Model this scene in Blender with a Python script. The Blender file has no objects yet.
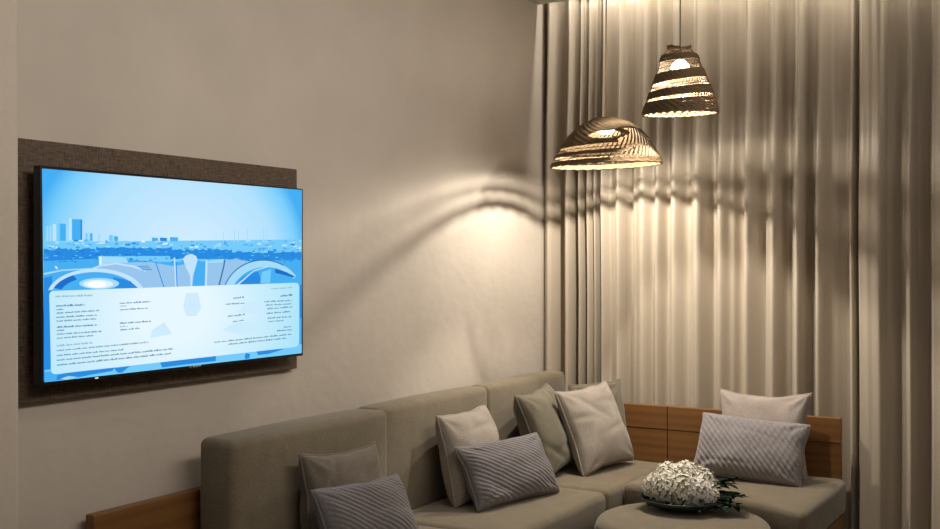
import bpy, bmesh, math, random
from mathutils import Vector, Matrix, noise
PI = math.pi
R = math.radians
rnd = random.Random(7)
S = bpy.context.scene
COL = S.collection

# ------------------------------------------------------------------ camera
CAM = Vector((2.5, 0.0, 1.40)); YAW = R(30.4); PITCH = R(0.13); FPX = 1100.0
cd = bpy.data.cameras.new('camera'); cam = bpy.data.objects.new('camera', cd); COL.objects.link(cam)
cd.sensor_width = 36; cd.lens = 36 * FPX / 940; cd.clip_start = 0.05
cam.location = CAM; cam.rotation_euler = (PI / 2 - PITCH, 0, YAW)
S.camera = cam
# ------------------------------------------------------------------ exposure, world, large lights
S.view_settings.view_transform = 'Standard'; S.view_settings.look = 'None'
S.view_settings.gamma = 1.0; S.view_settings.use_curve_mapping = False
S.view_settings.exposure = 0.0
W = bpy.data.worlds.new('world'); S.world = W; W.use_nodes = True
W.node_tree.nodes['Background'].inputs[0].default_value = (1, .86, .7, 1)
W.node_tree.nodes['Background'].inputs[1].default_value = 0.05
WARM = (1.0, .80, .57)
def area(name, loc, rot, sx, sy, power, col=WARM, spread=PI):
    l = bpy.data.lights.new(name, 'AREA'); l.shape = 'RECTANGLE'; l.size = sx; l.size_y = sy
    l.energy = power; l.color = col; l.spread = spread
    o = bpy.data.objects.new(name, l); COL.objects.link(o); o.location = loc; o.rotation_euler = rot
    return o
FILL = (1, .92, .83)
area('ceiling_fill_side', (3.1, 3.6, 2.66), (0, 0, 0), .6, .6, 7, FILL)  # unseen fill added to lift the right-hand curtain
area('ceiling_fill', (2.4, 1.9, 2.66), (0, 0, 0), 1.6, 2.4, 9, FILL)  # broad unseen fill, stands in for the room's ceiling lamps
area('curtain_cove_light', (1.18, 4.943, 2.80), (R(8), 0, 0), 2.05, .014, 10, (1, .93, .82))
area('ceiling_fill_far', (2.9, -0.3, 2.66), (0, 0, 0), 1.6, 1.6, 8, FILL)  # unseen soft fill added behind the camera
wf = area('wall_fill', (2.3, 2.6, 2.62), (0, 0, 0), 3.2, .5, 18, FILL, R(85))      # unseen fill added to brighten the upper television wall, not the sofa
wf.rotation_euler = (Vector((0, 2.9, 1.90)) - wf.location).to_track_quat('-Z', 'Y').to_euler()

# ------------------------------------------------------------------ materials
def mat(name, col, rough=.6, **kw):
    m = bpy.data.materials.new(name); m.use_nodes = True
    b = m.node_tree.nodes['Principled BSDF']
    b.inputs['Base Color'].default_value = (*col, 1); b.inputs['Roughness'].default_value = rough
    for k_, v in kw.items(): b.inputs[k_.replace('_', ' ')].default_value = v
    return m
def nd(m, t, **kw):
    n = m.node_tree.nodes.new(t)
    for k_, v in kw.items(): setattr(n, k_, v)
    return n
def lk(m, a, b): m.node_tree.links.new(a, b)
def bsdf(m): return m.node_tree.nodes['Principled BSDF']
def coords(m, scale=(1, 1, 1)):
    t = nd(m, 'ShaderNodeTexCoord'); mp = nd(m, 'ShaderNodeMapping'); mp.inputs['Scale'].default_value = scale
    lk(m, t.outputs['Object'], mp.inputs['Vector']); return mp.outputs['Vector']
def noise_n(m, vec, scale, detail=3, rough=.5):
    n = nd(m, 'ShaderNodeTexNoise'); n.inputs['Scale'].default_value = scale
    n.inputs['Detail'].default_value = detail; n.inputs['Roughness'].default_value = rough
    lk(m, vec, n.inputs['Vector']); return n
def ramp(m, fac, stops):
    r_ = nd(m, 'ShaderNodeValToRGB'); e = r_.color_ramp.elements
    while len(e) < len(stops): e.new(.5)
    for i, (p, c) in enumerate(stops): e[i].position = p; e[i].color = (*c, 1)
    lk(m, fac, r_.inputs['Fac']); return r_.outputs['Color']
def bump(m, h, strength, dist=.01):
    b = nd(m, 'ShaderNodeBump'); b.inputs['Strength'].default_value = strength; b.inputs['Distance'].default_value = dist
    lk(m, h, b.inputs['Height']); lk(m, b.outputs['Normal'], bsdf(m).inputs['Normal'])
def mul(c, f): return tuple(x * f for x in c)

def fabric(name, col, scale=260, var=.16, rough=.9, bs=.35, sheen=.25):
    m = mat(name, col, rough, Sheen_Weight=sheen, Sheen_Roughness=.5)
    v = coords(m)
    n1 = noise_n(m, coords(m, (1, 1, 1)), scale, 2); n2 = noise_n(m, v, 14, 3)
    mx = nd(m, 'ShaderNodeMath', operation='MULTIPLY_ADD'); lk(m, n2.outputs[0], mx.inputs[0]); mx.inputs[1].default_value = .35
    sc = nd(m, 'ShaderNodeMath', operation='MULTIPLY'); lk(m, n1.outputs[0], sc.inputs[0]); sc.inputs[1].default_value = .65
    lk(m, sc.outputs[0], mx.inputs[2])
    lk(m, ramp(m, mx.outputs[0], [(.3, mul(col, 1 - var)), (.7, mul(col, 1 + var))]), bsdf(m).inputs['Base Color'])
    bump(m, n1.outputs[0], bs, .002)
    return m
def wood(name, col, axis):
    m = mat(name, col, .42)
    sc = [14, 14, 14]; sc[axis] = .9
    v = coords(m, sc)
    n1 = noise_n(m, v, 2.2, 6, .62)
    wv = nd(m, 'ShaderNodeTexWave', wave_type='BANDS', bands_direction='Z'); wv.inputs['Scale'].default_value = .55
    wv.inputs['Distortion'].default_value = 9; wv.inputs['Detail'].default_value = 3; lk(m, v, wv.inputs['Vector'])
    mx = nd(m, 'ShaderNodeMath', operation='MULTIPLY_ADD'); lk(m, wv.outputs[1], mx.inputs[0]); mx.inputs[1].default_value = .4
    s2 = nd(m, 'ShaderNodeMath', operation='MULTIPLY'); lk(m, n1.outputs[0], s2.inputs[0]); s2.inputs[1].default_value = .6
    lk(m, s2.outputs[0], mx.inputs[2])
    lk(m, ramp(m, mx.outputs[0], [(.2, mul(col, .78)), (.5, col), (.8, mul(col, 1.16))]), bsdf(m).inputs['Base Color'])
    bump(m, n1.outputs[0], .12, .002)
    return m

M = {}
# plaster wall with shallow embossed dimples
m = M['wall'] = mat('embossed_plaster', (.50, .44, .375), .75)
v = coords(m); nA = noise_n(m, v, 3.5, 4); nB = noise_n(m, coords(m, (1, .6, .8)), 30, 1, .3); nC = noise_n(m, v, 140, 2)
lk(m, ramp(m, nA.outputs[0], [(.3, (.475, .418, .355)), (.7, (.525, .464, .395))]), bsdf(m).inputs['Base Color'])
r1 = nd(m, 'ShaderNodeMapRange'); r1.inputs[1].default_value = .38; r1.inputs[2].default_value = .68; lk(m, nB.outputs[0], r1.inputs[0])
ad = nd(m, 'ShaderNodeMath', operation='MULTIPLY_ADD'); lk(m, nC.outputs[0], ad.inputs[0]); ad.inputs[1].default_value = .12; lk(m, r1.outputs[0], ad.inputs[2])
bump(m, ad.outputs[0], .16, .004)
M['paint'] = fabric('painted_plaster', (.56, .49, .41), 60, .04, .8, .08, 0)
M['ceiling'] = fabric('ceiling_paint', (.62, .58, .52), 40, .03, .85, .05, 0)
M['floor'] = wood('floor_boards', (.10, .065, .04), 1)
m = M['curtain'] = mat('satin_curtain', (.47, .402, .315), .33, Sheen_Weight=.15, Sheen_Roughness=.4)
n_ = noise_n(m, coords(m, (1, 1, .05)), 220, 2); bump(m, n_.outputs[0], .02, .001)
lk(m, ramp(m, n_.outputs[0], [(.3, (.46, .393, .308)), (.7, (.48, .411, .322))]), bsdf(m).inputs['Base Color'])
M['sofa'] = fabric('sofa_linen', (.168, .133, .081), 200, .28)
M['sofa_pipe'] = fabric('sofa_seam', (.11, .09, .062), 300, .2)
M['beige'] = fabric('beige_linen', (.30, .255, .21), 200, .24, .9, .7)
M['rose'] = fabric('rose_beige_linen', (.33, .275, .245), 200, .22, .9, .7)
M['taupe'] = fabric('taupe_linen', (.145, .118, .086), 200, .26, .9, .7)
M['olive'] = fabric('olive_taupe_linen', (.140, .119, .080), 200, .26, .9, .7)
M['grey'] = fabric('grey_ribbed_knit', (.155, .139, .141), 200, .26, .9, .7)
M['grey_light'] = fabric('light_grey_quilted_knit', (.235, .212, .212), 200, .24, .9, .7)
M['wood'] = wood('oiled_oak', (.19, .084, .024), 0)
M['wood_y'] = wood('oiled_oak_along_wall', (.19, .084, .024), 1)
m = M['board'] = mat('woven_brown_laminate', (.10, .07, .05), .7)
na = noise_n(m, coords(m, (1, 1, 12)), 34, 3); nb = noise_n(m, coords(m, (1, 12, 1)), 34, 3)
mm = nd(m, 'ShaderNodeMath', operation='ADD'); lk(m, na.outputs[0], mm.inputs[0]); lk(m, nb.outputs[0], mm.inputs[1])
hf = nd(m, 'ShaderNodeMath', operation='MULTIPLY'); lk(m, mm.outputs[0], hf.inputs[0]); hf.inputs[1].default_value = .5
lk(m, ramp(m, hf.outputs[0], [(.38, (.032, .020, .013)), (.62, (.145, .096, .060))]), bsdf(m).inputs['Base Color'])
bump(m, hf.outputs[0], .4, .003)
M['black'] = mat('black_plastic', (.004, .004, .005), .35)
M['reed'] = fabric('dark_seagrass', (.135, .086, .040), 400, .35, .75, .5, 0)
m = M['straw'] = mat('pale_straw', (.62, .50, .31), .7)
tr = nd(m, 'ShaderNodeBsdfTranslucent'); tr.inputs[0].default_value = (.75, .60, .36, 1)
ms = nd(m, 'ShaderNodeMixShader'); ms.inputs[0].default_value = .35
out = m.node_tree.nodes['Material Output']
lk(m, bsdf(m).outputs[0], ms.inputs[1]); lk(m, tr.outputs[0], ms.inputs[2]); lk(m, ms.outputs[0], out.inputs['Surface'])
M['stake'] = fabric('brown_seagrass_stake', (.13, .085, .04), 300, .3, .7, .3, 0)
M['cord'] = mat('brown_cord', (.42, .28, .14), .6)
M['cord_grey'] = mat('grey_cord', (.10, .085, .07), .5)
M['metal'] = mat('dark_metal', (.05, .045, .04), .35, Metallic=1.0)
M['glassgreen'] = mat('dark_green_ceramic', (.012, .022, .016), .25)
M['leaf'] = fabric('dark_leaf', (.010, .021, .013), 60, .35, .85, .2, 0); bsdf(M['leaf']).inputs['Specular IOR Level'].default_value = .15
M['flower_core'] = mat('flower_core', (.30, .28, .16), .8)
M['petal'] = fabric('cream_petal', (.88, .84, .74), 50, .10, .7, .1, .1)
M['petal_pink'] = fabric('blush_white_petal', (.86, .80, .76), 50, .10, .7, .1, .1)
M['stem'] = mat('green_stem', (.05, .09, .03), .6)
def emit(name, col, s=1.0):
    m_ = bpy.data.materials.new(name); m_.use_nodes = True; nt = m_.node_tree
    nt.nodes.remove(nt.nodes['Principled BSDF']); e = nt.nodes.new('ShaderNodeEmission')
    e.inputs[0].default_value = (*col, 1); e.inputs[1].default_value = s
    nt.links.new(e.outputs[0], nt.nodes['Material Output'].inputs['Surface']); return m_
def lin(r_, g, b):
    f = lambda c: (c / 255 / 12.92) if c <= 10 else ((c / 255 + .055) / 1.055) ** 2.4
    return (f(r_), f(g), f(b))
M['bulb'] = emit('glowing_bulb', (1, .88, .68), 14)

# ------------------------------------------------------------------ object helpers
def link(name, me, parent=None, loc=(0, 0, 0)):
    o = bpy.data.objects.new(name, me); COL.objects.link(o); o.location = loc
    if parent is not None: o.parent = parent
    return o
def obj(name, bm, mats, parent=None, smooth=False, angle=None):
    """bm is in the parent's own space (world space for a top-level mesh)"""
    bmesh.ops.recalc_face_normals(bm, faces=bm.faces)
    me = bpy.data.meshes.new(name); bm.to_mesh(me); bm.free()
    for mm_ in (mats if isinstance(mats, list) else [mats]): me.materials.append(mm_)
    if smooth:
        for p in me.polygons: p.use_smooth = True
        if angle: me.set_sharp_from_angle(angle=angle)
    return link(name, me, parent)
def thing(name, label, cat, loc=(0, 0, 0), rot=None, group=None):
    o = link(name, None, None, loc)
    if rot is not None: o.rotation_euler = rot
    return tag(o, label, cat, group)
def tag(o, label, cat, group=None):
    o['label'] = label; o['category'] = cat
    if group: o['group'] = group
    return o
def struct(name, bm, m_):
    o = obj(name, bm, m_); o['kind'] = 'structure'; return o
def box(bm, a, b, off=(0, 0, 0), bevel=0, seg=2):
    r_ = bmesh.ops.create_cube(bm, size=1); vs = r_['verts']
    for v_ in vs:
        for i in range(3): v_.co[i] = (a[i] if v_.co[i] < 0 else b[i]) - off[i]
    if bevel:
        es = list({e for v_ in vs for e in v_.link_edges})
        bmesh.ops.bevel(bm, geom=es, offset=bevel, segments=seg, profile=.5, affect='EDGES')
    return bm
def nb(): return bmesh.new()
def tube(bm, pts, r_, n=8, closed=False, radii=None):
    pts = [Vector(p) for p in pts]; N = len(pts); rings = []; prev = None
    for i, p in enumerate(pts):
        a = pts[(i - 1) % N] if (closed or i > 0) else p
        b = pts[(i + 1) % N] if (closed or i < N - 1) else p
        t = (b - a).normalized() if (b - a).length > 1e-9 else Vector((0, 0, 1))
        if prev is None:
            u_ = t.orthogonal().normalized()
        else:
            u_ = prev - t * prev.dot(t)
            u_ = u_.normalized() if u_.length > 1e-6 else t.orthogonal().normalized()
        prev = u_; w_ = t.cross(u_); rr = radii[i] if radii else r_
        rings.append([bm.verts.new(p + u_ * rr * math.cos(2 * PI * k_ / n) + w_ * rr * math.sin(2 * PI * k_ / n)) for k_ in range(n)])
    for i in range(N if closed else N - 1):
        A, B = rings[i], rings[(i + 1) % N]
        for k_ in range(n): bm.faces.new((A[k_], A[(k_ + 1) % n], B[(k_ + 1) % n], B[k_]))
    if not closed:
        bm.faces.new(rings[0][::-1]); bm.faces.new(rings[-1])
    return bm
def lathe(bm, prof, n=48, c=(0, 0), cap=True):
    rings = [[bm.verts.new((c[0] + r_ * math.cos(2 * PI * k_ / n), c[1] + r_ * math.sin(2 * PI * k_ / n), z)) for k_ in range(n)] for r_, z in prof]
    for A, B in zip(rings, rings[1:]):
        for k_ in range(n): bm.faces.new((A[k_], A[(k_ + 1) % n], B[(k_ + 1) % n], B[k_]))
    if cap: bm.faces.new(rings[0][::-1]); bm.faces.new(rings[-1])
    return bm

# ------------------------------------------------------------------ room
CEIL = 2.69
struct('wall_left', box(nb(), (-.12, -1.5, 0), (0, 5.2, 2.95)), M['wall'])
struct('wall_back', box(nb(), (-.12, 5.2, 0), (4.3, 5.32, 2.95)), M['paint'])
struct('wall_right', box(nb(), (4.2, -1.5, 0), (4.32, 5.2, 2.95)), M['paint'])
struct('wall_front', box(nb(), (-.12, -1.62, 0), (4.32, -1.5, 2.95)), M['paint'])
struct('wall_return', box(nb(), (0, -1.5, 0), (.10, 1.832, CEIL), bevel=.012, seg=3), M['paint'])
struct('floor', box(nb(), (-.12, -1.62, -.1), (4.32, 5.32, 0)), M['floor'])
b = nb(); box(b, (0, -1.5, CEIL), (4.2, 4.93, CEIL + .05)); box(b, (-.12, -1.62, 2.95), (4.32, 5.32, 3.0)); box(b, (0, 4.90, CEIL + .05), (4.2, 4.93, 2.745))
struct('ceiling', b, M['ceiling'])

# ------------------------------------------------------------------ curtains
def ray_x(u, y=4.99):                                  # where the sight line of column u crosses the curtain's plane
    a = math.atan((u - 470) / FPX) - YAW
    return CAM.x + y * math.tan(a)
def curtain(name, label, folds, y0, amp, seed):
    pts = [(ray_x(u), d) for u, d in folds]
    xs = []
    for (xa, da), (xb, db) in zip(pts, pts[1:]):
        n = 8
        for i in range(n):
            t = i / n; s = (1 - math.cos(PI * t)) / 2
            xs.append((xa + (xb - xa) * t, da + (db - da) * s))
    xs.append(pts[-1])
    zs = [.02 + (2.735 - .02) * (i / 40) for i in range(41)]
    bm = nb(); grid = []
    for iz, z in enumerate(zs):
        row = []
        top = max(0, (z - 2.0) / .73)
        for i, (x, d) in enumerate(xs):
            dr =   .007 * noise.noise(Vector((x * 2 + seed, z * .9, 0))) +   .002 * noise.noise(Vector((x * 9 + seed, z * 1.7, 3)))
            d = math.copysign(abs(d) ** (1.3 + 1.5 * min(1, max(0, (z - 1.75) / .6))), d)
            dd = d + .06 * noise.noise(Vector((x * 7, z * .8 + seed, 5)))
            dd = dd * (1 - .10 * top) + .05 * top
            # pinched pleat heads: narrow ripples fading out below the heading
            dd += .04 * top * top * math.sin(x * 2 * PI / .047 + 2 * noise.noise(Vector((x * 4, seed, 0))))
            row.append(bm.verts.new((max(.004, x + dr) if i else x + dr * .3, y0 - amp * dd, z)))
        grid.append(row)
    for A, B in zip(grid, grid[1:]):
        for i in range(len(A) - 1): bm.faces.new((A[i], A[i + 1], B[i + 1], B[i]))
    root = thing(name, label, 'curtain', group='beige curtains along the back wall')
    o = obj('curtain_cloth', bm, M['curtain'], root, True)
    so = o.modifiers.new('thick', 'SOLIDIFY'); so.thickness = .0025; so.offset = 0
    for i in range(4, len(xs) - 2, 24):                # gliders that carry the heading tape
        x = xs[i][0]; obj('glider', box(nb(), (x - .006, y0 - .012, 2.725), (x + .006, y0 + .012, 2.755)), M['metal'], root)
    return root
A1 = [(543.2, -.8), (544.4, .85), (549, 1.0), (557.5, .05), (566, .85), (572.3, -.8)]
A2 = [(573.2, -.8), (576, .7), (579.5, -.6), (584, .65), (588, .2), (591, .6), (594.5, -.9), (599.5, .75), (606, .35), (610, .42), (616, .8),
      (624, -.25), (631, .55), (640, .78), (649, .3), (655, .8), (663, .2), (672, .85), (684, .3), (696, .92), (709, .1), (717.5, .78), (728, .4),
      (737, .0), (746, .95), (760, .35), (773, .92), (784, .12), (797, .95), (807, -.15), (817, .85), (832, .15), (843, -.1), (851, .75), (856, .3)]
A3 = [(857, .0), (861, .72), (871, .80), (881, .86), (887, .25), (897, .0), (904, .45), (911, .8), (917, .05), (927, -.1), (934, .75), (946, .85), (955, 0), (968, .8), (985, .1), (1000, .8), (1020, .1), (1045, .8), (1065, 0)]
curtain('curtain', 'narrow beige curtain edge in the corner against the plaster wall', A1, 5.085, .11, 1)
curtain('curtain', 'wide beige satin curtain hanging behind the pendants and the oak sofa back', A2, 5.085, .11, 2)
curtain('curtain', 'beige curtain at the far right hanging past the end of the sofa', A3, 5.04, .11, 3)
t = thing('curtain_track', 'white curtain track in the ceiling slot above the curtains', 'curtain track')
b = nb(); box(b, (.01, 5.02, 2.757), (3.0, 5.07, 2.785)); obj('rail', b, M['ceiling'], t)
for x in (.3, 1.1, 1.9, 2.7): obj('rail_hanger', box(nb(), (x, 5.035, 2.785), (x + .03, 5.055, 2.95)), M['ceiling'], t)

# ------------------------------------------------------------------ television on its board
o = obj('wall_board', box(nb(), (.0, 1.885, 1.027), (.025, 3.020, 1.725), bevel=.002), M['board'])
tag(o, 'dark brown woven-look backing board behind the television', 'wall panel')
tv = thing('television', 'flat black television showing a blue skyline and a white notice panel', 'television', (.025, 2.44, 1.365))
L = tv.location
TX = .09
b = nb(); box(b, (.025, 2.15, 1.15), (.06, 2.73, 1.55), L, .008); obj('rear_housing', b, M['black'], tv)
b = nb(); box(b, (.06, 1.902, 1.078), (.0885, 2.976, 1.652), L, .003); obj('bezel', b, M['black'], tv)
def scr(u, v_, lift=0):                                # sight line of a photo point onto the screen's plane, in tv space
    f = Vector((-math.sin(YAW), math.cos(YAW), 0)); r_ = Vector((math.cos(YAW), math.sin(YAW), 0)); k_ = Vector((0, 0, 1))
    fw = f * math.cos(PITCH) - k_ * math.sin(PITCH); up = f * math.sin(PITCH) + k_ * math.cos(PITCH)
    d = fw + r_ * ((u - 470) / FPX) + up * ((264.5 - v_) / FPX)
    p = CAM + d * ((TX - CAM.x) / d.x)
    return Vector((TX + lift, p.y, p.z)) - Vector(L)
# screen: backdrop is a real picture on a display, so it emits
sky = bpy.data.materials.new('screen_sky'); sky.use_nodes = True; nt = sky.node_tree; nt.nodes.remove(nt.nodes['Principled BSDF'])
e = nt.nodes.new('ShaderNodeEmission'); tc = nt.nodes.new('ShaderNodeTexCoord'); mp = nt.nodes.new('ShaderNodeMapping')
mp.inputs['Location'].default_value = (0, .02, -.06); mp.inputs['Scale'].default_value = (0, 1.75, 2.3)
gr = nt.nodes.new('ShaderNodeTexGradient'); gr.gradient_type = 'SPHERICAL'; cr = nt.nodes.new('ShaderNodeValToRGB')
el = cr.color_ramp.elements; el.new(.5); el.new(.2)
for i, (p, c) in enumerate([(0, lin(70, 175, 245)), (.10, lin(125, 208, 252)), (.30, lin(180, 226, 254)), (.8, lin(208, 236, 255))]): el[i].position = p; el[i].color = (*c, 1)
nt.links.new(tc.outputs['Object'], mp.inputs[0]); nt.links.new(mp.outputs[0], gr.inputs[0]); nt.links.new(gr.outputs[0], cr.inputs[0])
nt.links.new(cr.outputs[0], e.inputs[0]); nt.links.new(e.outputs[0], nt.nodes['Material Output'].inputs[0])
e.inputs[1].default_value = 1.0
SM = [sky] + [emit('screen_tone', lin(*c)) for c in [
    (42, 140, 226), (72, 176, 242), (118, 204, 250), (165, 220, 250), (195, 228, 255), (225, 242, 255), (152, 198, 238), (28, 112, 205),
    (150, 175, 190), (60, 120, 165), (206, 236, 253), (255, 255, 255), (90, 130, 160)]]
DEEP, MID, LITE, PALE, HAZE, WHITE, ROOF, NAVY, EDGE, INK, PANEL, GLARE, GREY = range(1, 14)
b = nb(); lev = [0.0]
def poly(pts, mi, raw=False):
    lev[0] += 1.2e-6
    vs = [b.verts.new(scr(u, v_, lev[0])) for u, v_ in pts]
    f = b.faces.new(vs); f.material_index = mi
poly([(42, 168.5), (302, 190), (301.5, 353.2), (44.5, 382.3)], 0)
def lerp(a, c, t_): return a + (c - a) * t_
def hz(u): return lerp(241, 241.5, (u - 43) / 259)     # the horizon line in the picture
# distant city
poly([(43.3, hz(43) + 1), (301.8, 239.5), (301.8, 300), (43.6, 300)], LITE)
for u0, u1, v0, v1, c in [(52.8, 56, 224, 241, HAZE), (57.4, 65.8, 223.5, 241, MID), (57.4, 60, 223.5, 241, LITE), (69, 71.5, 218, 240, HAZE), (72, 82.2, 219, 240, MID),
                          (80.5, 82.2, 219.5, 240, DEEP), (46.5, 48, 226, 241, PALE), (49.5, 51.5, 226, 241, PALE), (85.5, 87.5, 233, 241, LITE), (90, 92.5, 233, 241, MID), (88, 89.6, 231.5, 241, PALE),
                          (98, 100, 234, 241, PALE), (109, 113, 235, 241, LITE), (114, 118, 236, 241, MID), (152, 158, 237.5, 241, MID), (160, 167, 237.5, 241, DEEP), (170, 178, 237, 241, MID)]:
    poly([(u0, v0), (u1, v0 + .4), (u1, v1), (u0, v1)], c)
r2 = random.Random(3)
for i in range(230):
    u = r2.uniform(44, 300); v_ = hz(u) + r2.uniform(-1.5, 13); w_ = r2.uniform(1.0, 5.5); h = r2.uniform(.5, 2.0)
    w_ = min(w_, 301 - u)
    poly([(u, v_), (u + w_, v_), (u + w_, v_ + h), (u, v_ + h)], r2.choice([MID, PALE, HAZE, LITE, LITE, DEEP, MID, WHITE]))
for u, v0 in [(234, 229), (247, 227), (263, 225.5), (266, 226), (238, 231), (223, 233)]:
    poly([(u, v0), (u + .7, v0), (u + .7, hz(u) + 1), (u, hz(u) + 1)], PALE)
# belt of dark trees
for u0, u1, va, vb in [(43.5, 98, 249, 262), (96, 172, 248, 256), (170, 232, 249.5, 259), (228, 301.5, 252, 262)]:
    n = 24
    top = [(lerp(u0, u1, i / n), va + r2.uniform(-1.3, 1.3)) for i in range(n + 1)]
    poly(top + [(u1, vb), (u0, vb)], DEEP)
poly([(43.6, 261), (110, 258), (160, 262), (301.7, 260), (301.7, 300), (43.6, 300)], MID)
for i in range(230):
    u = r2.uniform(44, 297); v_ = r2.uniform(248.5, 262); w_ = r2.uniform(.8, 4)
    poly([(u, v_), (min(301, u + w_), v_), (min(301, u + w_), v_ + .8), (u, v_ + .8)], r2.choice([MID, LITE, NAVY, DEEP, DEEP]))
poly([(43.6, 278), (43.6, 381), (50, 381), (52, 276)], DEEP)
poly([(43.6, 273), (62, 269.5), (90, 268), (90, 269.2), (62, 271), (43.6, 275)], PALE)
poly([(56, 269), (54.5, 266), (56, 266), (58, 268.8)], WHITE)
# ribbed vault roofs
def arc(cu, cv, ru, rv, a0, a1, n=28): return [(cu + ru * math.cos(R(lerp(a0, a1, i / n))), cv - rv * math.sin(R(lerp(a0, a1, i / n)))) for i in range(n + 1)]
poly([(99, 256.5), (125, 257.2), (128, 262), (128, 268), (99, 268)], PALE); poly([(99, 256.5), (101.5, 256.5), (101.5, 266), (99, 266)], WHITE)
poly(arc(116, 296, 40, 33, 180, 90) + [(150, 262), (172, 266), (205, 262), (236, 259), (252, 262), (268, 264), (280, 290), (280, 292), (80, 292)], ROOF)
poly([(85, 270.5), (100, 265), (116, 262.8), (134, 265.5), (146, 271), (146, 272), (132, 267.2), (116, 264.4), (100, 266.5), (86, 272)], HAZE)
for k_ in range(3): poly([(138 + k_ * 1.8, 266 + k_ * 1.8), (148 + k_ * 2, 265.5 + k_ * 1.8), (148 + k_ * 2, 266.3 + k_ * 1.8), (138 + k_ * 1.8, 266.8 + k_ * 1.8)], DEEP)
outer = arc(96, 296, 49, 27.5, 168, 12); inner = arc(95, 296, 44, 24, 165, 12)
poly(outer + inner[::-1], HAZE); poly(inner + [(138, 291), (52, 291)], MID)
poly(arc(95, 296, 44, 24, 160, 120) + arc(95, 296, 36, 19, 120, 160), NAVY); poly([(113, 277), (130, 281), (138, 288), (115, 288)], DEEP)
poly(arc(99, 283.5, 20, 5.5, 0, 350), PALE); poly(arc(98, 284, 15, 4.2, 0, 350), WHITE); poly(arc(97, 284.5, 9.5, 3.2, 0, 350), GLARE)  # glare spot painted in as nested pale ovals
# centre funnel and its ribs
poly([(182.5, 259), (186, 255.2), (191, 253.8), (196, 256), (197.5, 260), (195, 268), (192.5, 276), (191.5, 290), (190.5, 290), (190, 276), (186, 268)], HAZE)
poly([(197.5, 260), (203, 262), (207, 262), (205, 290), (192, 290), (193.5, 275)], MID)
poly([(205.5, 260), (207.5, 260), (206.5, 290), (204.5, 290)], HAZE)
for u0, u1 in [(155, 164), (175.5, 176.5)]:
    poly([(u0, 262), (u0 + .9, 262), (u1 + .9, 289), (u1, 289)], DEEP)
poly([(173.5, 257.5), (175, 257.5), (176.5, 288), (175.2, 288)], HAZE)
poly([(208, 261), (224, 259), (222, 262.5), (208, 263)], PALE)
poly([(224, 259.5), (225.4, 259.5), (224.4, 266), (219.5, 286), (218, 286), (223, 266)], INK)
ro = arc(263, 300, 41, 40, 172, 40); ri = arc(266, 300, 36, 33, 168, 40)
poly(ro + [(296, 276)] + ri[::-1], PALE); poly(ri + [(296, 276), (298, 284), (235, 284.5)], MID)
poly(arc(263, 300, 41.5, 40.5, 172, 60) + arc(263, 300, 40.5, 39.4, 60, 172), INK)
poly([(236, 284), (243, 277), (252, 273), (258, 271.5), (262, 284)], DEEP); poly([(262, 272), (271, 269), (270, 283), (260, 283)], LITE)
poly([(275, 268.5), (286, 272), (295, 276.5), (293, 277.5), (282, 274.5), (275, 273)], NAVY)
poly([(232, 288), (254, 270), (268, 266), (268, 267), (254, 271.2), (236, 287)], HAZE)
# gardens along the bottom
poly([(44.4, 370), (301.6, 344), (301.5, 353.2), (44.5, 382.3)], LITE)
for p in [[(50, 376), (80, 370.5), (95, 368.5), (115, 367), (112, 371), (92, 374.5), (70, 379), (50, 381)], [(114, 368), (130, 366), (126, 369), (122, 372.6), (118, 372.8), (115, 370)],
          [(160, 362.5), (200, 357.5), (216, 356), (215.5, 361), (185, 364.5), (162, 367.5)], [(256, 351), (284, 348.5), (281, 350), (268, 354), (258, 355)], [(244.5, 356), (246, 353), (250, 354), (249, 358.6), (245, 359)]]: poly(p, DEEP)
poly([(44.5, 372), (58, 371), (56, 380.8), (44.5, 382.3)], MID)
poly([(60, 379), (68, 376), (78, 377), (66, 379.6)], PALE)
poly([(298.5, 286), (301.6, 284), (301.6, 318), (299.5, 318)], DEEP)
# the white notice panel with its rounded corners
def rr(cs, rad):
    pts = []
    n = len(cs)
    for i in range(n):
        p0, p1, p2 = Vector(cs[i - 1]), Vector(cs[i]), Vector(cs[(i + 1) % n])
        a = p1 + (p0 - p1).normalized() * rad; c = p1 + (p2 - p1).normalized() * rad
        for k_ in range(7):
            t_ = k_ / 6; pts.append(tuple(a * (1 - t_) ** 2 + p1 * 2 * t_ * (1 - t_) + c * t_ * t_))
    return pts
pan = bpy.data.materials.new('screen_panel'); pan.use_nodes = True; nt = pan.node_tree; nt.nodes.remove(nt.nodes['Principled BSDF'])
e = nt.nodes.new('ShaderNodeEmission'); tc = nt.nodes.new('ShaderNodeTexCoord'); mp = nt.nodes.new('ShaderNodeMapping'); mp.inputs['Location'].default_value = (0, .1, .24); mp.inputs['Scale'].default_value = (0, 1.5, 2.2)
gr = nt.nodes.new('ShaderNodeTexGradient'); gr.gradient_type = 'SPHERICAL'; cr = nt.nodes.new('ShaderNodeValToRGB')
cr.color_ramp.elements[0].color = (*lin(160, 226, 252), 1); cr.color_ramp.elements[1].color = (*lin(232, 248, 255), 1); cr.color_ramp.elements[1].position = .8
nt.links.new(tc.outputs['Object'], mp.inputs[0]); nt.links.new(mp.outputs[0], gr.inputs[0]); nt.links.new(gr.outputs[0], cr.inputs[0]); nt.links.new(cr.outputs[0], e.inputs[0]); nt.links.new(e.outputs[0], nt.nodes['Material Output'].inputs[0])
SM.append(pan)
poly(rr([(49, 291), (299.3, 282.6), (299, 346.6), (51, 374.6)], 5), 14)
for p in [[(186, 293), (198, 293), (201, 308), (196, 316), (186, 316), (183, 306)], [(152, 330), (164, 322), (172, 334), (150, 338)], [(222, 330), (236, 322), (252, 322), (262, 330), (240, 335)], [(238, 312), (246, 302), (262, 304), (262, 314)]]: poly(p, PANEL)
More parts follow.
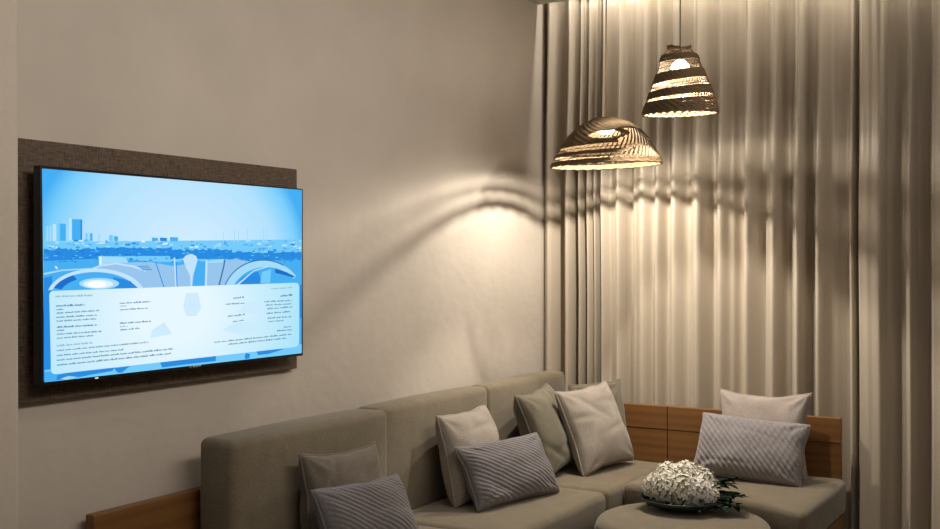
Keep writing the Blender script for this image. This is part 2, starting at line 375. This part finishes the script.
# lines of writing: too small to read in the photo, set as rows of letter-sized marks
TXT = [((55.3, 297.2), (92.4, 296.2), 2.2, EDGE), ((55.8, 306.6), (84, 305.6), 1.9, INK), ((55.8, 310.2), (64, 309.8), 1.5, GREY), ((56.5, 313.8), (99.3, 311), 1.6, GREY), ((55.8, 318), (96, 315.7), 1.6, GREY), ((56.5, 321.8), (96, 319.4), 1.6, GREY),
       ((56.5, 328), (96.3, 325.6), 1.9, INK), ((56.5, 331.2), (63.4, 330.7), 1.5, GREY), ((56.5, 334.8), (101, 332), 1.6, GREY), ((56.5, 338.8), (93.8, 336), 1.6, GREY),
       ((56.5, 346.6), (93, 343.4), 2.0, EDGE), ((56.5, 351.2), (147.7, 342.7), 1.5, GREY), ((56.5, 356.2), (122.8, 350.2), 1.6, GREY), ((56.5, 360.9), (173, 349.4), 1.8, GREY), ((56.5, 365.8), (171, 354), 1.8, GREY),
       ((119.4, 303.9), (149.8, 302.2), 1.7, INK), ((119.4, 306.7), (126, 306.3), 1.4, EDGE), ((120, 310.3), (147, 308.7), 1.5, GREY), ((119.4, 323.9), (150.5, 321.8), 1.7, INK), ((119.4, 327.2), (127, 326.7), 1.4, EDGE), ((120, 330.5), (138.7, 328.8), 1.6, GREY),
       ((270.9, 289.2), (292.7, 288.1), 1.3, EDGE), ((280, 296.7), (291.3, 295.7), 1.7, INK), ((263.9, 302.3), (291.3, 300.9), 1.4, GREY), ((265.3, 305.7), (291.3, 304.2), 1.4, GREY), ((266.7, 309.3), (292, 307.4), 1.4, GREY), ((266, 314), (290.6, 312), 1.5, GREY),
       ((267.4, 318.7), (291.3, 317.1), 1.5, INK), ((268, 322), (283.5, 321), 1.3, GREY), ((283.5, 327.6), (291.3, 327), 1.3, GREY), ((276.5, 331.4), (291.3, 330.2), 1.5, GREY), ((232.7, 298.7), (244.2, 297.7), 1.6, INK), ((225.3, 304.8), (244.2, 303.6), 1.4, GREY),
       ((227.4, 316.9), (244.2, 315), 1.6, INK), ((232.3, 322), (243.5, 320.7), 1.3, GREY), ((214, 342.8), (291.3, 334.6), 1.4, GREY), ((228, 344.8), (286, 338.6), 1.5, GREY)]
for (u0, v0), (u1, v1), h, c in TXT:
    u = u0; gap = 0
    while u < u1 - .4:
        w_ = r2.uniform(.5, 1.15); t_ = (u - u0) / (u1 - u0); vv = lerp(v0, v1, t_); hh = h * r2.choice([.62, .62, .7, 1.0])
        poly([(u, vv - hh), (u + w_, vv - hh), (u + w_, vv), (u, vv)], c)
        u += w_ + r2.uniform(.18, .34); gap += 1
        if gap > r2.randint(4, 9): u += .9; gap = 0
# coplanar art layers need a little real separation: spread them through 0.6 mm
obj('screen', b, SM, tv)
b = nb()
for i, (w_, h) in enumerate([(.006, .011), (.009, .011), (.009, .011), (.009, .011)]):
    y = 2.437 + i * .0125; box(b, (TX - .001, y - .001, 1.0815), (TX + .0006, y - .001 + w_, 1.0815 + h * .55), L)
obj('maker_mark', b, mat('silver_print', (.45, .45, .46), .4), tv)
b = nb(); box(b, (TX - .001, 2.079, 1.0800), (TX + .001, 2.089, 1.0835), L); obj('power_light', b, emit('standby_white', (.9, .95, 1), .8), tv)

# ------------------------------------------------------------------ sofa
sofa = thing('corner_sofa', 'taupe linen corner sofa with oiled oak back panels and base', 'sofa', (.45, 3.7, 0))
SL = sofa.location
def soft_box(a, c, rad, puff=0, seg=4, div=8, seed=0):
    bm = nb(); box(bm, a, c, SL, rad, seg)
    bmesh.ops.subdivide_edges(bm, edges=[e_ for e_ in bm.edges if e_.calc_length() > .2], cuts=div, use_grid_fill=True)
    ce = (Vector(a) + Vector(c)) / 2 - Vector(SL); hf_ = (Vector(c) - Vector(a)) / 2
    for v_ in bm.verts:
        q = v_.co - ce
        s = [max(0, 1 - (q[i] / hf_[i]) ** 2) for i in range(3)]
        for i in range(3):
            j, k_ = (i + 1) % 3, (i + 2) % 3
            f = s[j] * s[k_]
            v_.co[i] += (q[i] / hf_[i]) * puff * f + .0015 * noise.noise(v_.co * 9 + Vector((seed, i, 0)))
    return bm
def rail(a, c, rad=.0035):
    bm = nb(); tube(bm, [Vector(p) - Vector(SL) for p in (a, c)], rad, 6); return bm
for i, (x0, x1, y0, y1) in enumerate([(.092, .240, 2.465, 3.275), (.074, .186, 3.284, 4.105), (.072, .180, 4.109, 4.885)]):
    p = obj('back_cushion', soft_box((x0, y0, .44), (x1, y1, .866), .025, .007, seed=i), M['sofa'], sofa, True)
for i, (a, c) in enumerate([((.19, 2.50, .32), (.712, 3.305, .464)), ((.19, 3.310, .32), (.712, 4.155, .464)), ((.19, 4.160, .32), (.708, 4.885, .466)), ((.713, 4.300, .32), (1.508, 4.885, .472))]):
    bm = soft_box(a, c, .030, .006, seed=5 + i)
    if i == 3:                                         # the short arm splays slightly towards its open end
        for v_ in bm.verts:
            w_ = v_.co + Vector(SL)
            if w_.y < 4.6: v_.co.y -= max(0, (w_.x - 1.05) / .485) ** 1.6 * .19 * min(1, (4.6 - w_.y) / .28)
    obj('seat_cushion', bm, M['sofa'], sofa, True)
b = nb(); box(b, (.03, 2.095, .10), (.065, 4.90, .699), SL, .004)
p = obj('back_panel', b, M['wood_y'], sofa)
def oak(x0, x1):
    bm = nb(); y0, y1 = 4.905, 4.938
    box(bm, (x0, y0, .615), (x1 - .002, y1, .724), SL, .0025); box(bm, (x0, y0 + .002, .10), (x1 - .002, y1, .6135), SL, .0025)
    return bm
obj('back_panel', oak(.07, .692), M['wood'], sofa); obj('back_panel', oak(.694, 1.480), M['wood'], sofa)
b = nb(); box(b, (.19, 2.45, .06), (.69, 4.88, .317), SL, .004); obj('base', b, M['wood_y'], sofa)
b = nb(); box(b, (.692, 4.32, .06), (1.495, 4.90, .317), SL, .004)
for v_ in b.verts:
    w_ = v_.co + Vector(SL)
    if w_.y < 4.6: v_.co.y -= .10 if w_.x > 1 else 0
obj('base', b, M['wood'], sofa)
for x, y in [(.25, 2.55), (.62, 2.55), (.25, 4.75), (.62, 4.2), (1.42, 4.25), (1.42, 4.8)]:
    b = nb(); box(b, (x - .025, y - .025, 0), (x + .025, y + .025, .06), SL, .003); obj('leg', b, M['metal'], sofa)

# ------------------------------------------------------------------ cushions
def pillow(label, c, psi, lam, rho, Wd, Ht, T, m_, style='plain', seed=0, group=None, pinch=.055, cat='cushion'):
    psi, lam, rho = R(psi), R(lam), R(rho)
    nh = Vector((math.cos(psi), -math.sin(psi), 0)); w0 = Vector((math.sin(psi), math.cos(psi), 0)); kz = Vector((0, 0, 1))
    n = nh * math.cos(lam) + kz * math.sin(lam); h0 = kz * math.cos(lam) - nh * math.sin(lam)
    w_ = w0 * math.cos(rho) + h0 * math.sin(rho); h_ = h0 * math.cos(rho) - w0 * math.sin(rho)
    rot = Matrix((w_, h_, n)).transposed()
    base = Vector(c) - h_ * (Ht / 2)
    root = thing('lumbar_cushion' if style != 'plain' else 'throw_cushion', label, cat, base, rot.to_euler(), group)
    NU, NV = (190, 104) if style != 'plain' else (44, 44)
    rs = random.Random(seed); ck = 1 if style == 'plain' else .35; creases = [(rs.uniform(-.7, .7), rs.uniform(-.8, .8), rs.uniform(0, PI), ck * rs.uniform(.004, .009)) for _ in range(6)]
    def outline(u, v_):
        x = Wd / 2 * u * (1 - pinch * (1 - v_ * v_) * u * u); y = Ht / 2 * v_ * (1 - pinch * 1.1 * (1 - u * u) * v_ * v_)
        x += .006 * noise.noise(Vector((v_ * 2, seed, u))) * abs(u); y += .008 * noise.noise(Vector((u * 2, seed + 9, v_))) * abs(v_)
        return x, y + Ht / 2
    def height(u, v_, side):
        e_ = max(0, (1 - u ** 2)) * max(0, (1 - v_ ** 2))
        z = T / 2 * (e_ ** .36) * (1 - .12 * v_)                          # filling sinks a little
        q = min(1, e_ * 5)
        z += q * .010 * noise.noise(Vector((u * 1.7 + seed * 3, v_ * 1.7, side * 4)))
        for cu, cv, ca, am in creases:
            a = (u - cu) * math.cos(ca) + (v_ - cv) * math.sin(ca); l = -(u - cu) * math.sin(ca) + (v_ - cv) * math.cos(ca)
            z -= q * am * math.exp(-(a / .07) ** 2 - (l / .45) ** 2)
        # gathers running in from the corners
        rr_ = math.hypot(abs(u) - 1, abs(v_) - 1); an = math.atan2(1 - abs(v_), 1 - abs(u))
        z += q * .006 * math.sin(an * 9 + seed) * math.exp(-(rr_ / .45) ** 2)
        if style == 'rib':
            s = (u * Wd / 2 * .52 + v_ * Ht / 2 * .86)
            z += .0015 * math.sin(2 * PI * s / .0165 + .5 * math.sin(u * 2 + seed)) * min(1, e_ * 8)
        elif style == 'quilt':
            s = (u * Wd / 2 * .72 + v_ * Ht / 2 * .70); t_ = (u * Wd / 2 - v_ * Ht / 2 * .35)
            z += (.0020 * math.sin(2 * PI * s / .019) + .0008 * math.sin(2 * PI * t_ / .03)) * min(1, e_ * 8)
        return z
    bm = nb(); G = {}
    for side in (1, -1):
        for i in range(NU + 1):
            for j in range(NV + 1):
                edge = i in (0, NU) or j in (0, NV)
                if side == -1 and edge: G[side, i, j] = G[1, i, j]; continue
                u = math.sin((i / NU - .5) * PI) * .35 + (2 * i / NU - 1) * .65; v_ = math.sin((j / NV - .5) * PI) * .35 + (2 * j / NV - 1) * .65
                x, y = outline(u, v_)
                G[side, i, j] = bm.verts.new((x, y, 0 if edge else side * height(u, v_, side)))
        for i in range(NU):
            for j in range(NV):
                q = [G[side, i, j], G[side, i + 1, j], G[side, i + 1, j + 1], G[side, i, j + 1]]
                bm.faces.new(q if side == 1 else q[::-1])
    obj('cover', bm, m_, root, True)
    loop = []
    for k_ in range(96):
        t_ = k_ / 96 * 4; s = int(t_); f = 2 * (t_ - s) - 1
        u, v_ = [(f, -1), (1, f), (-f, 1), (-1, -f)][s]
        x, y = outline(u, v_); loop.append((x, y, 0))
    b_ = nb(); tube(b_, loop, .0045, 7, True); obj('piping', b_, m_, root, True)
    return root
PLAIN = 'plain square cushions on the corner sofa'; LUM = 'grey lumbar cushions on the corner sofa'
pillow('plain taupe square cushion leaning on the nearest sofa back, behind a grey ribbed cushion', (.328, 2.885, .620), 2, 8, -2, .385, .34, .15, M['taupe'], seed=1, group=PLAIN, pinch=0.1)
pillow('dark grey ribbed lumbar cushion at the bottom left, nearest the oak side panel', (.470, 2.830, .583), -3, 24, -4, .475, .255, .13, M['grey'], 'rib', 2, LUM)
pillow('beige square cushion in mid sofa propped behind a grey ribbed lumbar cushion', (.292, 3.770, .634), -3, 14, -1, .410, .355, .16, M['beige'], seed=3, group=PLAIN, pinch=0.06)
pillow('grey ribbed lumbar cushion in mid sofa in front of a beige square cushion', (.452, 3.790, .585), 12, 28, 0, .490, .252, .13, M['grey'], 'rib', 4, LUM)
pillow('olive taupe square cushion leaning on the sofa back, overlapped by the large pale beige cushion', (.318, 4.385, .650), -6, 20, 2, .40, .385, .18, M['olive'], seed=5, group=PLAIN, pinch=0.1)
pillow('large pale beige square cushion standing in the sofa corner, in front of two darker cushions', (.475, 4.565, .655), 9, 22, 2, .422, .385, .15, M['beige'], seed=6, group=PLAIN, pinch=0.085)
pillow('olive beige cushion mostly hidden behind the large pale cushion in the corner', (.405, 4.78, .650), 30, 10, 2, .30, .37, .09, M['olive'], seed=7, group=PLAIN)
pillow('rose beige square cushion leaning on the oak back panel, behind the light grey quilted cushion', (1.170, 4.795, .645), 92, 12, 1, .409, .38, .14, M['rose'], seed=8, group=PLAIN, pinch=0.13)
pillow('light grey quilted lumbar cushion on the short arm, before the rose beige cushion', (1.160, 4.640, .603), 88, 27, -3, .46, .272, .15, M['grey_light'], 'quilt', 9, LUM, pinch=.03)

# ------------------------------------------------------------------ ottoman table and flowers
PC = (1.110, 3.93)
ot = thing('round_ottoman', 'round taupe upholstered ottoman table carrying the bowl of white flowers', 'ottoman', (*PC, 0))
prof = [(.29, .05), (.312, .06), (.319, .09), (.321, .38)] + [(.321 - .035 * (1 - math.cos(a)), .41 + .035 * math.sin(a)) for a in [R(x) for x in range(0, 91, 15)]] + [(.2, .447), (.08, .448), (.01, .448)]
obj('upholstered_drum', lathe(nb(), prof, 72), M['sofa'], ot, True)
b = nb(); tube(b, [(.3225 * math.cos(2 * PI * i / 72), .3225 * math.sin(2 * PI * i / 72), .405) for i in range(72)], .003, 6, True); obj('seam', b, M['sofa_pipe'], ot, True)
obj('plinth', lathe(nb(), [(.27, 0), (.27, .05)], 48), M['metal'], ot)

FC = (1.060, 4.075, .4505)
fl = thing('flower_bowl', 'low dark bowl of white hydrangeas and dark green leaves on the round ottoman', 'flower arrangement', FC)
obj('bowl', lathe(nb(), [(.06, 0), (.10, .004), (.145, .022), (.165, .042), (.160, .044), (.13, .026), (.05, .014), (.005, .013)], 56), M['glassgreen'], fl, True)
def flower_head(c, rad, seed, m_):
    rs = random.Random(seed); bm = nb()
    bmesh.ops.create_icosphere(bm, subdivisions=2, radius=rad * .80, matrix=Matrix.Translation(c))
    for f_ in bm.faces: f_.material_index = 1
    N = 125
    for i in range(N):
        z = 1 - 1.75 * (i + .5) / N; a = i * 2.39996 + rs.uniform(-.2, .2); s = math.sqrt(max(0, 1 - z * z))
        n = Vector((s * math.cos(a), s * math.sin(a), z)); p = Vector(c) + n * rad * rs.uniform(.90, 1.08)
        n = (n + Vector((rs.uniform(-.35, .35), rs.uniform(-.35, .35), rs.uniform(-.2, .3)))).normalized()
        t1 = n.orthogonal().normalized(); t2 = n.cross(t1); a0 = rs.uniform(0, PI); sz = rs.uniform(.0085, .0125)
        for k_ in range(4):
            d = t1 * math.cos(a0 + k_ * PI / 2) + t2 * math.sin(a0 + k_ * PI / 2); e_ = n.cross(d)
            q = [p, p + d * sz * .55 + e_ * sz * .45 + n * sz * .12, p + d * sz + n * sz * rs.uniform(.1, .4), p + d * sz * .55 - e_ * sz * .45 + n * sz * .12]
            bm.faces.new([bm.verts.new(x) for x in q])
    return bm
# heads are spread across the line of sight, a low wide mound
hs = [(-.095, -.03, .080, .052), (-.045, -.055, .088, .058), (.02, -.055, .085, .060), (.075, -.035, .076, .052), (-.060, .02, .112, .056), (.005, .015, .117, .060), (.060, .03, .104, .056), (-.01, .08, .095, .055), (-.12, .03, .070, .042), (.105, -.01, .062, .040)]
for i, (x, y, z, r_) in enumerate(hs):
    f = obj('flower_head', flower_head((x, y, z), r_, i + 20, None), [M['petal_pink'] if i in (3, 9) else M['petal'], M['flower_core']], fl)
    b = nb(); tube(b, [(x * .5, y * .5, .016), (x, y, z - r_ * .3)], .003, 6); obj('stem', b, M['stem'], f)
def leaf(bm, p, d, up, ln, wd):
    d = d.normalized(); s = d.cross(up).normalized(); n = s.cross(d)
    prof_ = [(0, .0), (.2, .65), (.45, 1), (.75, .7), (1, 0)]
    c = []
    for t_, w_ in prof_:
        m0 = p + d * ln * t_ - n * ln * .25 * t_ * t_
        c.append((bm.verts.new(m0 + s * wd * w_ / 2 + n * wd * .15 * w_), bm.verts.new(m0), bm.verts.new(m0 - s * wd * w_ / 2 + n * wd * .15 * w_)))
    for A, B in zip(c, c[1:]):
        for q in ((A[0], A[1], B[1], B[0]), (A[1], A[2], B[2], B[1])): bm.faces.new(q)
def sprig(p0, d, ln, n, sz, seed):
    rs = random.Random(seed); bm = nb(); p0 = Vector(p0); d = Vector(d).normalized(); up = Vector((0, 0, 1))
    pts = [p0 + d * ln * t_ / 8 - up * .12 * ln * (t_ / 8) ** 2 for t_ in range(9)]
    tube(bm, pts, .0018, 5); sd = d.cross(up).normalized()
    for i in range(n):
        t_ = .2 + .8 * i / (n - 1); p = p0 + d * ln * t_ - up * .12 * ln * t_ * t_
        dr = d * .55 + (sd if i % 2 else -sd) * .8 + up * rs.uniform(-.2, .5)
        leaf(bm, p, dr, up, sz * rs.uniform(.8, 1.15), sz * .72)
    leaf(bm, pts[-1], d, up, sz, sz * .5)
    return bm
for i, (p, d, ln, n, sz) in enumerate([((.10, .03, .055), (.95, .45, .10), .110, 15, .040), ((.11, -.02, .045), (.9, .10, .0), .11, 14, .040), ((.10, .05, .085), (.8, .6, .42), .10, 10, .040), ((.09, -.01, .05), (.9, .28, .18), .115, 13, .042), ((.09, .02, .07), (.75, .5, .60), .11, 11, .038), ((.08, -.04, .04), (.95, -.05, .02), .10, 12, .040), ((.07, .06, .06), (.8, .8, .35), .11, 11, .040),
                                       ((-.10, -.04, .04), (-.8, -.35, .12), .045, 9, .034), ((-.10, .02, .05), (-.95, .1, .10), .045, 9, .034), ((-.06, -.09, .035), (-.45, -.9, -.02), .030, 7, .032), ((.02, -.10, .035), (.2, -1, -.05), .028, 7, .032), ((.08, -.09, .035), (.6, -.8, 0), .035, 7, .032), ((-.02, -.10, .035), (-.15, -1, 0), .028, 7, .032)]):
    obj('leaf_sprig', sprig(p, d, ln, n, sz, 40 + i), M['leaf'], fl)

# ------------------------------------------------------------------ pendant lamps
def pr(prof, z):
    for (ra, za), (rb, zb) in zip(prof, prof[1:]):
        if za <= z <= zb: return ra + (rb - ra) * (z - za) / (zb - za)
    return prof[-1][0]
def pendant(label, loc, prof, bands, shear, patch, bulb_z, cordmat, power, crown, tilt=(0, 0, 0), stakes=90, glow=.26):
    root = thing('pendant_lamp', label, 'pendant lamp', loc, None, 'woven pendant lamps')
    H = prof[-1][1]
    # arc-length table so coils pack evenly
    zs = [H * i / 400 for i in range(401)]; rad = [pr(prof, z) for z in zs]; s = [0]
    for i in range(400): s.append(s[-1] + math.hypot(zs[i + 1] - zs[i], rad[i + 1] - rad[i]))
    pitch = .0062; nl = int(s[-1] / pitch); lv = []
    k_ = 0
    for j in range(nl + 1):
        t_ = min(j * pitch, s[-1])
        while k_ < 399 and s[k_ + 1] < t_: k_ += 1
        lv.append(zs[k_])
    def zsh(z, ph):                                   # how the weave spirals round
        return z + shear * math.cos(ph - R(20)) * math.sin(PI * min(1, z / H))
    def open_at(z, ph):
        if any(a <= z <= c_ for a, c_ in bands): return True
        return patch(z, ph)
    NP = 120
    dense = nb(); straw = nb()
    for j, z in enumerate(lv):
        run = []
        for i in range(NP + 1):
            ph = 2 * PI * i / NP
            if open_at(z, ph):
                if len(run) > 2: tube(dense, run, .0034, 5)
                run = []; continue
            zz = zsh(z, ph); r_ = pr(prof, z) + .0022 * math.sin(i * PI * .5 + j * 1.6)
            run.append((r_ * math.cos(ph), r_ * math.sin(ph), zz))
        if len(run) > 2: tube(dense, run, .0034, 5)
    # slanted straw stakes across the open weave
    ns = stakes; dz = H / 46
    for i in range(ns):
        ph0 = 2 * PI * i / ns; run = []
        for q in range(47):
            z = q * dz; ph = ph0 + .75 * z / H
            if open_at(z, ph):
                r_ = pr(prof, z) - .001; run.append((r_ * math.cos(ph), r_ * math.sin(ph), zsh(z, ph)))
            else:
                if len(run) > 1: tube(straw, run, max(.0012, .27 * 2 * PI * run[0][0] / ns), 4)
                run = []
        if len(run) > 1: tube(straw, run, max(.0012, .27 * 2 * PI * run[0][0] / ns), 4)
    # thin binding rings inside each open band
    for a, c_ in bands:
        zc = (a + c_) / 2; tube(straw, [((pr(prof, zc)) * math.cos(2 * PI * i / NP), (pr(prof, zc)) * math.sin(2 * PI * i / NP), zsh(zc, 2 * PI * i / NP)) for i in range(NP)], .0016, 4, True)
    sh = obj('woven_shade', dense, M['reed'], root, True)
    sh.rotation_euler = tilt
    obj('straw_weave', straw, M['stake'], sh, True)
    b_ = nb(); r0 = prof[0][0]
    tube(b_, [(r0 * math.cos(2 * PI * i / 96), r0 * math.sin(2 * PI * i / 96), -.002 + .002 * math.sin(i * 1.9)) for i in range(96)], .0055, 6, True)
    obj('rim', b_, M['reed'], sh, True)
    if crown:                                          # looped crown around the neck
        b_ = nb(); rc, zc = crown
        for dz_ in (0, .005): tube(b_, [((rc + .002 * math.sin(i * 2.1 + dz_ * 900)) * math.cos(2 * PI * i / 48), rc * math.sin(2 * PI * i / 48), zc + dz_ + .0015 * math.sin(i * 1.3 + dz_ * 500) + .006 * math.sin(i * .26)) for i in range(48)], .004, 6, True)
        for i in range(10):
            a = 2 * PI * i / 10; tube(b_, [(prof[-1][0] * math.cos(a), prof[-1][0] * math.sin(a), H - .004), (rc * math.cos(a + .2), rc * math.sin(a + .2), zc)], .0022, 5)
            tube(b_, [(rc * math.cos(a), rc * math.sin(a), zc), (.008 * math.cos(a), .008 * math.sin(a), zc + .006)], .002, 5)
        obj('crown', b_, M['reed'], sh, True)
    top = (crown[1] + .006) if crown else H
    b_ = nb(); lathe(b_, [(.006, bulb_z + .03), (.018, bulb_z + .03), (.018, bulb_z + .046), (.008, bulb_z + .054)], 20); obj('lamp_holder', b_, M['metal'], root, True)
    b_ = nb(); lathe(b_, [(.004, bulb_z - .012), (.026, bulb_z - .010), (.038, bulb_z), (.036, bulb_z + .012), (.018, bulb_z + .030)], 28); obj('bulb', b_, M['bulb'], root, True)
    ct = CEIL - loc[2]
    b_ = nb(); tube(b_, [(0, 0, bulb_z + .05), (0, 0, top), (.0006, 0, ct - .02)], .0032, 8); obj('cord', b_, cordmat, root, True)
    b_ = nb(); lathe(b_, [(.05, ct - .022), (.05, ct)], 32); obj('ceiling_rose', b_, M['ceiling'], root)
    # an LED bulb: a wide downward beam and a much weaker glow to the sides
    for nm, kind, pw in (('bulb_beam', 'SPOT', power), ('bulb_glow', 'POINT', power * glow)):
        l = bpy.data.lights.new(nm, kind); l.energy = pw; l.color = (1, .92, .80); l.shadow_soft_size = .014
        if kind == 'SPOT': l.spot_size = R(158); l.spot_blend = .30
        lo = bpy.data.objects.new(nm, l); COL.objects.link(lo); lo.parent = root; lo.location = (0, 0, bulb_z - .028)
    return root
def ang(ph): return (ph + PI) % (2 * PI) - PI
VIEW1 = math.atan2(CAM.y - 4.5, CAM.x - .557); VIEW2 = math.atan2(CAM.y - 4.3, CAM.x - .97)   # side of the shade that faces into the room
def patch1(z, ph):                                     # looser weave on one flank, and a small gap in front of the bulb
    a = ang(ph - VIEW1 - R(54)) + .16 * math.sin(z * 90)
    if .024 < z < .142 and abs(a) < R(34) - z * 1.3: return True
    return (ang(ph - VIEW1) / R(21)) ** 2 + ((z - .118) / .017) ** 2 < 1
def patch2(z, ph): return False
pendant('wide dome woven seagrass pendant lamp, the lower and left one of the two', (.557, 4.5, 1.831),
        [(.243, 0), (.236, .022), (.212, .062), (.188, .100), (.160, .136), (.110, .176), (.045, .203), (.014, .206)],
        [(.012, .036), (.052, .078)], .007, patch1, .146, M['cord'], 38, None, (R(2), R(-1.2), 0), 64)
pendant('narrow bell shaped woven pendant lamp, the higher and right one of the two', (.97, 4.3, 2.008),
        [(.151, 0), (.149, .012), (.142, .036), (.133, .062), (.121, .100), (.101, .146), (.085, .190), (.075, .222), (.066, .236)],
        [(.050, .064), (.098, .124), (.164, .206)], .012, patch2, .182, M['cord_grey'], 48, (.046, .258), (R(3), 0, 0), 60, .13)
